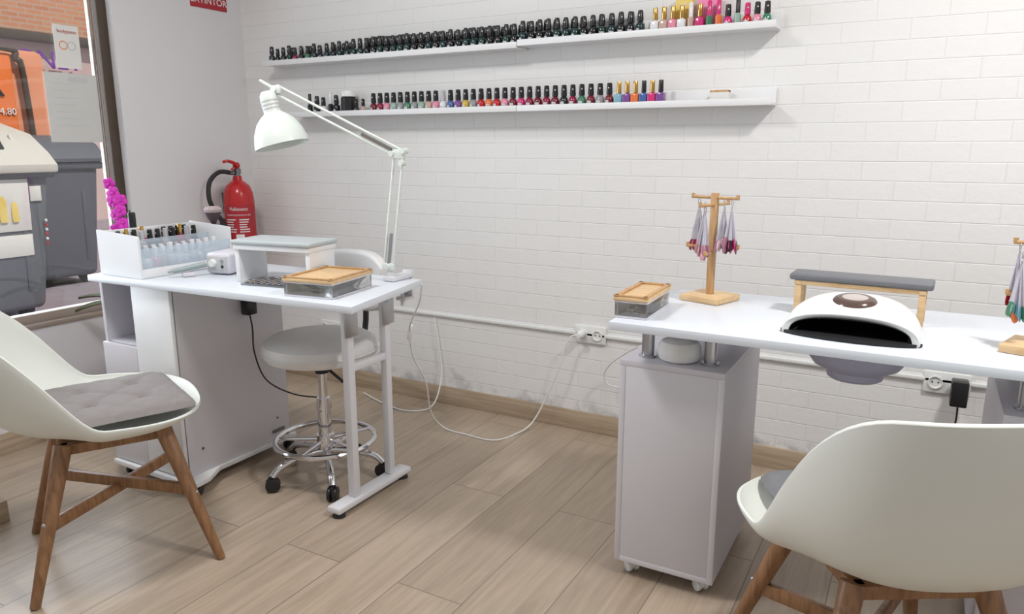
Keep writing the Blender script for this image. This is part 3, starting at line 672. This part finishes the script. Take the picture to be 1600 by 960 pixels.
# ---------------------------------------------------------------- chairs
def chair_shell(bh):
    def fn(u,v):
        phi=2*pi*u # 0 = back (-y)
        s_=v
        ca,sa=math.cos(phi),math.sin(phi)
        n_=2.5
        rr=(abs(ca)**n_+abs(sa)**n_)**(-1/n_)
        yb=rr*ca*.25
        k=max(0,min(1,(yb-.035)/.185)); k=k*k*(3-2*k)
        h=.474+bh*k+.028*max(0,ca)**2
        wx=.282+.030*k; wy=.245 if ca<0 else .240+.115*k
        ex_=rr*sa*wx; ey=-rr*ca*wy
        sr=math.sin(s_*pi/2)**.70; z0=.422
        lift=(1-math.cos(s_*pi/2))**1.35
        z=z0+(h-z0)*lift
        if ca<0 and s_>.8: z-=.016*((s_-.8)/.2)**2*(-ca)
        return (ex_*sr,ey*sr,z)
    t=MB(); t.grid(fn,56,18,closeu=True,thick=-.008); return t
def cushion(w,d,hh):
    t=bmesh.new(); n=30
    def ln_(a):
        r=(a+10.5)%.70; return min(r,.70-r)
    def top(u,v,sg):
        e=max(0,(1-abs(u)**6)*(1-abs(v)**6))**.5
        z=hh*e
        for bx in (-.35,.35):
            for by in (-.35,.35):
                dd=(u-bx)**2+(v-by)**2; z-=hh*.6*math.exp(-dd/.008)
        z-=hh*.28*(math.exp(-ln_(u-v)**2/.0014)+math.exp(-ln_(u+v)**2/.0014))*e
        pin=1-.05*(1-abs(v)**2)*abs(u)**3; pin2=1-.05*(1-abs(u)**2)*abs(v)**3
        cr=1-.10*(abs(u)*abs(v))**4
        return Vector((w/2*u*pin*cr,d/2*v*pin2*cr,z*sg if sg>0 else -hh*.30*e))
    for sg in (1,-1):
        V=[[t.verts.new(top(-1+2*i/n,-1+2*j/n,sg)) for j in range(n+1)] for i in range(n+1)]
        for i in range(n):
            for j in range(n): t.faces.new((V[i][j],V[i+1][j],V[i+1][j+1],V[i][j+1]))
    bmesh.ops.remove_doubles(t,verts=t.verts,dist=1e-5)
    m=MB(); m._add(t); return m
def chair(loc,rz,lab,cm,clab,cushloc,cushrz,cw=.40,cd=.38,bh=.29,ch=.026):
    c=thing('armchair',loc,lab,'chair',rz=rz)
    mk('seat_shell',chair_shell(bh),'shell',c,sub=1)
    tops=.125; ft=.235; ZT=.400
    fr=MB()
    for sx in (-1,1): fr.box((sx*.115,0,ZT-.016),(.028,.27,.030),.004)
    for sy in (-1,1): fr.box((0,sy*.125,ZT-.016),(.25,.028,.030),.004)
    for sx in (-1,1):
        for sy in (-1,1): fr.cyl((sx*.08,sy*.08,ZT-.014),(sx*.08,sy*.08,ZT+.014),.02)
    for sx in (-1,1): fr.box((sx*.08,0,ZT-.010),(.03,.23,.014),.002)
    mk('under_frame',fr,'walnut',c)
    t_=.52; q=ft+(tops-ft)*t_; z=ZT*t_; L=2*q*math.sqrt(2)
    for sx in (-1,1):
        for sy in (-1,1):
            l=MB(); l.cyl((sx*ft,sy*ft,0),(sx*tops,sy*tops,ZT),.0130,.024,seg=16,bev=.002); lg=mk('leg',l,'walnut',c)
            mk('bolt',MB().sph((sx*(q+.013),sy*(q+.013),z),.0055),'steel',lg)
    mk('stretcher',MB().box((0,0,z+.007),(L,.018,.034),.004,rot=(0,0,pi/4)),'walnut',c); mk('stretcher',MB().box((0,0,z-.012),(L,.018,.034),.004,rot=(0,0,-pi/4)),'walnut',c)
    cu=mk('seat_cushion',cushion(cw,cd,ch),cm,loc=cushloc,rot=(0,0,cushrz),label=clab,category='cushion')
    return c
d1=math.radians(61-90)
c1=Vector((-2.05,1.23,0))
chair(c1,d1,'white scoop armchair with splayed wooden legs beside the desk','grayfab','tufted taupe gray seat cushion on the white armchair',(-2.045,1.240,.466),math.radians(-22),.42,.40,bh=.275)
A2=121
c2=Vector((-.005,1.575,0)); d2=math.radians(A2-90)
chair(c2,d2,'white scoop armchair seen from behind near the narrow cabinet','darkfab','charcoal gray seat cushion on the white armchair',(c2.x+.020*math.cos(math.radians(A2))-.005,c2.y+.020*math.sin(math.radians(A2)),.466),d2,.41,.38,bh=.305)

# ---------------------------------------------------------------- right table
rt=thing('nail_table',(.2,2.0,.64),'long white nail table top with a rounded corner on steel posts','table')
pts=[(-.68,1.725),(1.1,1.725),(1.1,2.27),(-.54,2.27)]+[(-.54+.14*math.cos(pi/2+k*pi/16),2.13+.14*math.sin(pi/2+k*pi/16)) for k in range(1,9)]
t=MB(); t.prism(pts,.743,.765,bev=.002); mk('tabletop',t,'top',rt,W=True)
for (x,y) in [(-.625,1.884),(-.455,1.888),(-.625,2.2),(-.455,2.2),(.235,1.884),(.405,1.884),(.235,2.2),(.405,2.2)]:
    t=MB(); t.cyl((x,y,.6405),(x,y,.743),.017,seg=24); t.cyl((x,y,.6405),(x,y,.646),.024); t.cyl((x,y,.738),(x,y,.743),.024); mk('post',t,'steel',rt,W=True)
def cabinet(x0,x1,lab):
    c=thing('storage_cabinet',((x0+x1)/2,2.05,0),lab,'cabinet',group='narrow white cabinets under the nail table')
    t=MB(); t.bb(x0,x0+.016,1.832,2.275,.045,.624,.001); t.bb(x1-.016,x1,1.832,2.275,.045,.624,.001); t.bb(x0+.016,x1-.016,1.832,2.275,.045,.061,.001); t.bb(x0+.016,x1-.016,2.262,2.275,.061,.624,.001); t.bb(x0,x1,1.82,2.28,.624,.64,.001)
    mk('body',t,'lamL',c,W=True)
    mk('door',MB().bb(x0+.0163,x1-.0163,1.8205,1.8365,.0613,.6237,.0006),'lamD',c,W=True)
    f=MB(); f.bb(x0,x0+.016,1.820,1.8319,.045,.624,.0006); f.bb(x1-.016,x1,1.820,1.8319,.045,.624,.0006); f.bb(x0+.016,x1-.016,1.820,1.8319,.045,.061,.0006)
    mk('edge_trim',f,'lamD',c,W=True)
    for x in (x0+.04,x1-.04):
        for y in (1.86,2.24): caster(c,x,y,.016,.9,mats='wplastic',top=.0448)
cabinet(-.68,-.40,'narrow white rolling cabinet with plain door under the table'); cabinet(.19,.47,'second white cabinet partly hidden behind the armchair')
t=MB(); t.rev([(0,0),(.045,0),(.054,.006),(.058,.022),(.056,.040),(.048,.052),(.030,.057),(.010,.055),(0,.052)],seg=32)
mk('cotton_roll',t,'cotton',loc=(-.54,1.892,.6405),label='round white roll resting on the cabinet top',category='cotton roll')
acbox((-.645,1.885,.7655),math.radians(2),.085,.215,.045,'small clear acrylic box with bamboo lid on the nail table')

# bamboo display stands
def stand(x,y,rz,lab,palettes,H=1.0,sp=.14):
    s=thing('display_stand',(x,y,.7655),lab,'display stand',rz=rz)
    mk('base',MB().box((0,0,.009),(.125,.125,.018),.003),'bamboo',s)
    mk('post',MB().box((0,0,.018+.145*H),(.018,.018,.29*H),.002),'bambooD',s)
    for z,r in ((.295*H,0),(.275*H,pi/2),(.155*H,.3),(.140*H,.3+pi/2)):
        t=MB(); t.cyl((-.075,0,0),(.075,0,0),.0045); cb_=mk('crossbar',t,'bambooD',s,loc=(0,0,z),rot=(0,0,r))
        for sx in (-.072,.072): mk('peg',MB().cyl((sx,0,0),(sx,0,.010),.005),'bambooD',cb_)
    for (dx,dy,z,cols_,tl) in palettes:
        ca,sa=math.cos(rz),math.sin(rz)
        q=thing('nail_swatch_ring',(x+dx*ca-dy*sa,y+dx*sa+dy*ca,.7655+z),'metal ring of clear nail swatch sticks with '+tl,'nail swatches')
        mk('ring',MB().tube([(0,.012*math.cos(2*pi*k/20),.000+.012*math.sin(2*pi*k/20)) for k in range(20)],.0012,closed=True,seg=6),'chrome',q)
        n=14
        for k in range(n):
            a=random.uniform(-sp,sp); bb_=random.uniform(-sp,sp); L=random.uniform(.082,.10)
            d=Vector((math.sin(a),math.sin(bb_),-1)).normalized(); p0=Vector((0,0,-.012)); 
            sm=MB(); p1=p0+d*L; p2=p1+d*.030; tw=random.uniform(-.7,.7)
            R_=Vector((0,0,1)).rotation_difference(d).to_matrix().to_4x4()@Matrix.Rotation(tw,4,'Z')
            tt=bmesh.new(); bmesh.ops.create_cube(tt,size=1)
            for vv in tt.verts:
                wv=.0045 if vv.co.z<0 else .0125
                vv.co=Vector((vv.co.x*wv,vv.co.y*.0018,vv.co.z*L))
            bmesh.ops.transform(tt,matrix=Matrix.Translation((p0+p1)/2)@R_,verts=tt.verts); sm._add(tt,0)
            tt=bmesh.new(); bmesh.ops.create_uvsphere(tt,u_segments=10,v_segments=6,radius=1); bmesh.ops.scale(tt,vec=(.0085,.0025,.018),verts=tt.verts)
            bmesh.ops.transform(tt,matrix=Matrix.Translation((p1+p2)/2)@R_,verts=tt.verts); sm._add(tt,1)
            mk('swatch_stick',sm,['swclear',cols_[k%len(cols_)]],q)
    return s
stand(-.525,2.12,math.radians(-18),'bamboo nail swatch display stand on the white table',[(-.050,0,.283,['polish_hot','polish_softpink','polish_wine','polish_mauve'],'pink tips'),(-.026,-.008,.270,['polish_softpink','polish_nude','polish_mauve'],'rose tips'),(.032,0,.283,['polish_silverp','polish_softpink','polish_clearw','polish_mauve'],'pale tips'),(.056,0,.283,['polish_mauve','polish_black','polish_hot'],'mixed tips'),(.0,-.045,.263,['polish_softpink','polish_mauve'],'mauve tips')])
stand(.245,1.905,math.radians(-18),'second bamboo swatch stand at the table with orange and teal swatches',[(-.062,0,.222,['polish_orangep','polish_red','polish_orangep'],'orange tips'),(-.050,-.022,.205,['polish_green','polish_sky','polish_orangep'],'teal green tips')],H=.79,sp=.16)

# UV lamp
uv=thing('nail_curing_lamp',(-.125,1.915,.7655),'white domed nail curing lamp with black opening and dark display','nail lamp',rz=math.radians(-2))
def HV(v): return .050+.032*math.sin(pi/2*min(1,v/.6))-.030*(max(0,v-.6)/.4)**2
def dome(u,v):
    a=pi*u; wv=.142*(1-.30*max(0,v-.35)**1.6/.5); hv=HV(v)
    c_=math.cos(a); s_=max(0,math.sin(a))
    return (-wv*math.copysign(abs(c_)**.85,c_), -.10+.21*v+.012*s_*(1-v), hv*s_**.72)
t=MB(); t.grid(dome,36,16,thick=-.006)
mk('housing',t,'wplastic',uv,sub=1)
def face(u,v):
    a=pi*u; c_=math.cos(a); s_=max(0,math.sin(a)); k=1-.08*v; kz=1-.12*v
    return (-.143*k*math.copysign(abs(c_)**.85,c_), -.099+.012*s_+.004*v, .0515*kz*s_**.72)
t=MB(); t.grid(face,36,3,thick=.002); mk('front_bezel',t,'wplastic',uv)
def inn(u,v):
    a=pi*u; c_=math.cos(a); s_=max(0,math.sin(a)); return (-.131*(1-.3*v*v)*math.copysign(abs(c_)**.85,c_),-.092+.18*v,.0450*(1-.4*v**2)*s_**.72+.0005)
t=MB(); t.grid(inn,28,8,thick=-.001); t.box((0,-.0,.002),(.24,.17,.003),.001); t.bb(-.09,.09,.085,.09,.001,.03,0)
mk('inner_liner',t,'liner',uv)
t=MB(); t.prism([(.152*math.cos(pi+pi*k/20),-.080+.050*math.sin(pi+pi*k/20)) for k in range(21)],.0,.007,bev=.001); mk('base_tray',t,'liner',uv)
def disp(rx,ry,off):
    def f(u,v):
        a=2*pi*u; r=v; x=rx*r*math.cos(a); y=-.022+ry*r*math.sin(a)
        vv=(y+.10)/.21
        s_=max(0,1-(abs(x)/.142)**(2/.85))**.5
        return (x,y,HV(vv)*s_**.72+off*(1-r**10))
    return f
t=MB(); t.grid(disp(.052,.040,.0115),32,8,closeu=True,thick=.001); dp=mk('display_panel',t,'smoke',uv)
t=MB(); t.grid(disp(.036,.024,.0132),28,6,closeu=True,thick=.0005); mk('screen',t,'screen',dp)

gr=thing('hand_rest_stand',(-.13,2.085,.7655),'bamboo framed hand rest with dark gray padded top','hand rest',rz=math.radians(-2))
mk('pad',MB().box((0,0,.100),(.335,.090,.018),.006,seg=3),'padgray',gr)
t=MB()
for sx in (-1,1):
    for sy in (-1,1): t.box((sx*.145,sy*.035,.0395),(.016,.012,.079),.002)
    t.box((sx*.145,0,.085),(.016,.085,.012),.002)
for sy in (-1,1): t.box((0,sy*.036,.085),(.31,.010,.012),.002)
mk('frame',t,'bamboo',gr)

fn_=thing('dust_collector',(-.115,1.97,.63),'gray dust collector housing mounted under the table','dust collector')
t=MB(); t.rev([(0,0),(.055,0),(.064,.006),(.068,.022),(.098,.036),(.112,.056),(.116,.112),(0,.112)],seg=32,sc=(1,.8,1)); mk('housing',t,'fan',fn_)
mk('outlet_grille',MB().rev([(.03,-.002),(.035,-.002),(.035,.001),(.03,.001),(.03,-.002)],seg=24),'graybin',fn_)

t=MB(); t.bb(-2.90,-2.52,1.0,1.14,.0,.075,.004)
mk('wooden_footrest',t,'base',W=True,label='low light wooden footrest block on the floor',category='footrest')

# ---------------------------------------------------------------- orchid
oc=thing('potted_orchid',(-2.86,1.88,0),'magenta orchid in a pot on a tall stand by the window','orchid')
t=MB(); 
for k in range(3):
    a=k*2*pi/3; t.tube([(.11*math.cos(a),.11*math.sin(a),0),(.06*math.cos(a),.06*math.sin(a),.43)],.009)
t.cyl((0,0,.43),(0,0,.445),.09,bev=.003); mk('plant_stand',t,'darksteel',oc)
mk('pot',MB().rev([(0,.446),(.045,.446),(.062,.54),(.066,.54),(.066,.552),(.058,.552),(.056,.54),(0,.535)]),'pot',oc)
def leaf(p0,dirv,L,wd,droop):
    t=MB(); p0=Vector(p0);d=Vector(dirv).normalized(); sd=d.cross(Vector((0,0,1))).normalized()
    def f(u,v):
        w_=wd*math.sin(pi*min(1,.08+.92*u))**.7*(v-.5)*2
        return p0+d*L*u+Vector((0,0,-droop*u*u))+sd*w_+Vector((0,0,abs(v-.5)*.02))
    t.grid(f,10,4,thick=.002); mk('leaf',t,'leafd',oc)
for d in [(-.7,-.5,.35),(-.9,.1,.4),(.5,-.7,.5),(.8,.5,.4),(-.2,-1,.3)]: leaf((0,0,.56),d,.24,.03,.07)
mk('stem',MB().tube([(0,0,.53),(.01,.0,.75),(.0,.0,.95),(-.02,-.02,1.06)],.0035,smooth=5),'stem',oc); mk('stem',MB().tube([(0.01,0.01,.53),(.02,.02,.75),(.03,.0,.95)],.003,smooth=5),'stem',oc)
for (dx,dy,z) in [(-.03,-.035,1.055),(.0,-.04,1.02),(.025,-.03,.99),(-.01,-.045,.985),(.03,-.04,.95),(0,-.045,.93),(.035,-.035,.90),(.01,-.05,.875),(-.02,-.03,1.01),(.04,-.03,.86)]:
    t=MB(); a0=random.uniform(0,1)
    for k in range(5):
        a=a0+2*pi*k/5; t.sph((math.cos(a)*.014,0,math.sin(a)*.014),.013,sc=(1,.35,1),seg=8)
    t.sph((0,-.006,0),.006,seg=8)
    mk('flower',t,'pink',oc,loc=(dx,dy,z),rot=(random.uniform(-.4,.4),0,random.uniform(.0,.9)))

# ---------------------------------------------------------------- street
mk('pavement',MB().bb(-16,XL-.14,-6,16,-.16,-.10,0),'pave',kind='structure')
fc=thing('building_facade',(-13.2,5,-.1),'sunlit building across the street with orange brick and pink plaster','building')
mk('upper_storey',MB().bb(-13.6,-13.2,-6,16,3.0,8,0),'facade',fc,W=True)
mk('ground_floor',MB().bb(-13.6,-13.2,-6,16,-.1,2.95,0),'plaster',fc,W=True)
mk('ledge',MB().bb(-13.25,-13.0,-6,16,2.9,3.05,.02),'darkframe',fc,W=True)
def bin_(x0,y0,w,d,h,body,lid,lab,slope):
    b=thing('waste_container',(x0-d/2,y0+w/2,-.1),lab,'waste container')
    t=MB(); q=bmesh.new(); bmesh.ops.create_cube(q,size=1)
    for vtx in q.verts:
        s_=1.0 if vtx.co.z>0 else .86
        vtx.co=Vector((vtx.co.x*d*s_,vtx.co.y*w*s_,(vtx.co.z+.5)*h*.80+.08))
    bmesh.ops.bevel(q,geom=list(q.edges),offset=.05,segments=4,affect='EDGES',profile=.5)
    t._add(q); t.box((0,0,h*.80+.06),(d+.06,w+.06,.07),.02)
    for yy in (-w*.35,w*.35): t.box((d*.455,yy,h*.42),(.03,.04,h*.5),.012,rot=(0,.06,0))
    mk('body',t,body,b)
    l=MB(); z0=h*.80+.095
    R2=Matrix(((1,0,0,0),(0,0,1,-w/2-.04),(0,1,0,0),(0,0,0,1)))
    if slope: pr=[(d/2+.07,z0-.03),(d/2+.07,z0+.03),(d/2-.03,z0+.12),(d/2-.25,z0+slope*.72),(-d/2+.30,z0+slope),(-d/2,z0+slope+.01),(-d/2-.03,z0)]
    else: pr=[(d/2+.05,z0),(d/2+.05,z0+.03)]+[((d/2+.02)*math.cos(a),z0+.03+h*.16*math.sin(a)) for a in [pi*k/10 for k in range(1,10)]]+[(-d/2-.05,z0+.03),(-d/2-.05,z0)]
    l.prism(pr,0,w+.08,M4=R2,bev=.02 if slope else 0)
    if slope:
        for kk in range(5): l.box((d/2-.13,-w*.4+kk*w*.2,z0+slope*.40),(.02,.03,.26),.008,rot=(0,-.62,0))
    mk('lid',l,lid,b)
    for yy in (-w*.36,w*.36):
        mk('wheel',MB().cyl((d*.3,yy-.03,.08),(d*.3,yy+.03,.08),.08,bev=.01),'rubber',b)
    return b
XB=-5.85
b1=bin_(XB,1.85,1.42,1.0,1.31,'graybin','cream','gray street waste container with pale lid and stickers',.36)
XS=XB-.020
s1=mk('sticker',MB().box((XS+.010,2.93,.78),(.012,.34,.38),.001,rot=(0,.066,0)),'paper',b1,W=True)
mk('sticker_picture',MB().rev([(0,0),(.035,0),(.04,.02),(.04,.15),(.025,.20),(.015,.24),(0,.24)],c=(XS+.018,2.91,.66),sc=(.1,.7,1)).rev([(0,0),(.035,0),(.04,.02),(.04,.10),(.025,.14),(0,.15)],c=(XS+.018,2.99,.66),sc=(.1,.6,1)),'yellow',s1,W=True)
mk('sticker',MB().box((XS-.010,2.94,.48),(.012,.32,.16),.001,rot=(0,.066,0)),'paper',b1,W=True)
mk('sticker',MB().box((XS+.016,3.15,.86),(.012,.08,.11),.001,rot=(0,.066,0)),'paper',b1,W=True)
t=MB()
for k in range(6): t.box((XS-.004+.003*k,3.205,.48+.035*k),(.012,.016,.018),.001,mi=k%2,rot=(.5,.066,0))
mk('reflective_stripe',t,['red','white'],b1,W=True)
mk('lid_opening',MB().box((XB-.10,2.62,1.20),(.20,.8,.04),.02,rot=(0,.90,0)),'black',b1,W=True)
b2=bin_(-7.02,3.24,1.16,.85,1.34,'graybin2','graybin2','dark gray street waste container beside the first one',0)
oc_=thing('recycling_kiosk',(-8.6,3.6,-.1),'large orange street kiosk with dark rim and lettering','kiosk')
mk('body',MB().bb(-9.2,-8.05,2.2,4.6,-.1,2.15,.06),'orange2',oc_,W=True)
mk('front_panel',MB().bb(-8.06,-8.0,2.3,4.25,.2,2.1,.05),'orange',oc_,W=True)
t=MB(); t.tube([(-7.99,2.3,2.15),(-7.99,4.1,2.15),(-7.99,4.28,2.05),(-7.99,4.34,1.85),(-7.99,4.38,.2)],.03,smooth=5); mk('rim',t,'darkframe',oc_,W=True)
text(oc_,'lettering','R',.30,'black',(-7.99,4.05,1.78),RX,ext=.005); text(oc_,'lettering','4.80',.09,'white',(-7.99,4.15,1.54),RX,ext=.005); 
text(fc,'lettering','MONEY',.40,'purple',(-12.98,7.35,2.6),RX,ext=.01)

# ---------------------------------------------------------------- lighting
wd=bpy.data.worlds.new('world'); scene.world=wd; wd.use_nodes=True; nt=wd.node_tree; bg=nt.nodes['Background']
sky=nt.nodes.new('ShaderNodeTexSky'); sky.sky_type='HOSEK_WILKIE'; sky.turbidity=6; sky.sun_direction=(.6,.15,.8)
mx=nt.nodes.new('ShaderNodeMix'); mx.data_type='RGBA'; mx.inputs['Factor'].default_value=.85; mx.inputs['B'].default_value=(.98,.985,.99,1)
nt.links.new(sky.outputs[0],mx.inputs['A']); nt.links.new(mx.outputs['Result'],bg.inputs['Color']); bg.inputs['Strength'].default_value=.55
def area(name,loc,size,power,col,rot=(0,0,0),sy=None):
    l=bpy.data.lights.new(name,'AREA'); l.energy=power; l.color=col; l.size=size
    if sy: l.shape='RECTANGLE'; l.size_y=sy
    o=bpy.data.objects.new(name,l); o.location=loc; o.rotation_euler=rot; COL.objects.link(o); return o
area('ceiling_light',(.55,1.50,2.55),.22,37,(1,.98,.955))
area('ceiling_light',(-1.7,1.0,2.55),.35,25,(1,.98,.955))
area('window_light',(-3.35,1.2,1.4),1.7,46,(.82,.905,1),rot=(0,-pi/2,0),sy=1.7)
sn=bpy.data.lights.new('sun','SUN'); sn.energy=3.0; sn.angle=.02; sn.color=(1,.95,.88)
so=bpy.data.objects.new('sun',sn); so.rotation_euler=Vector((-.6,-.15,-.8)).to_track_quat('-Z','Y').to_euler(); COL.objects.link(so)
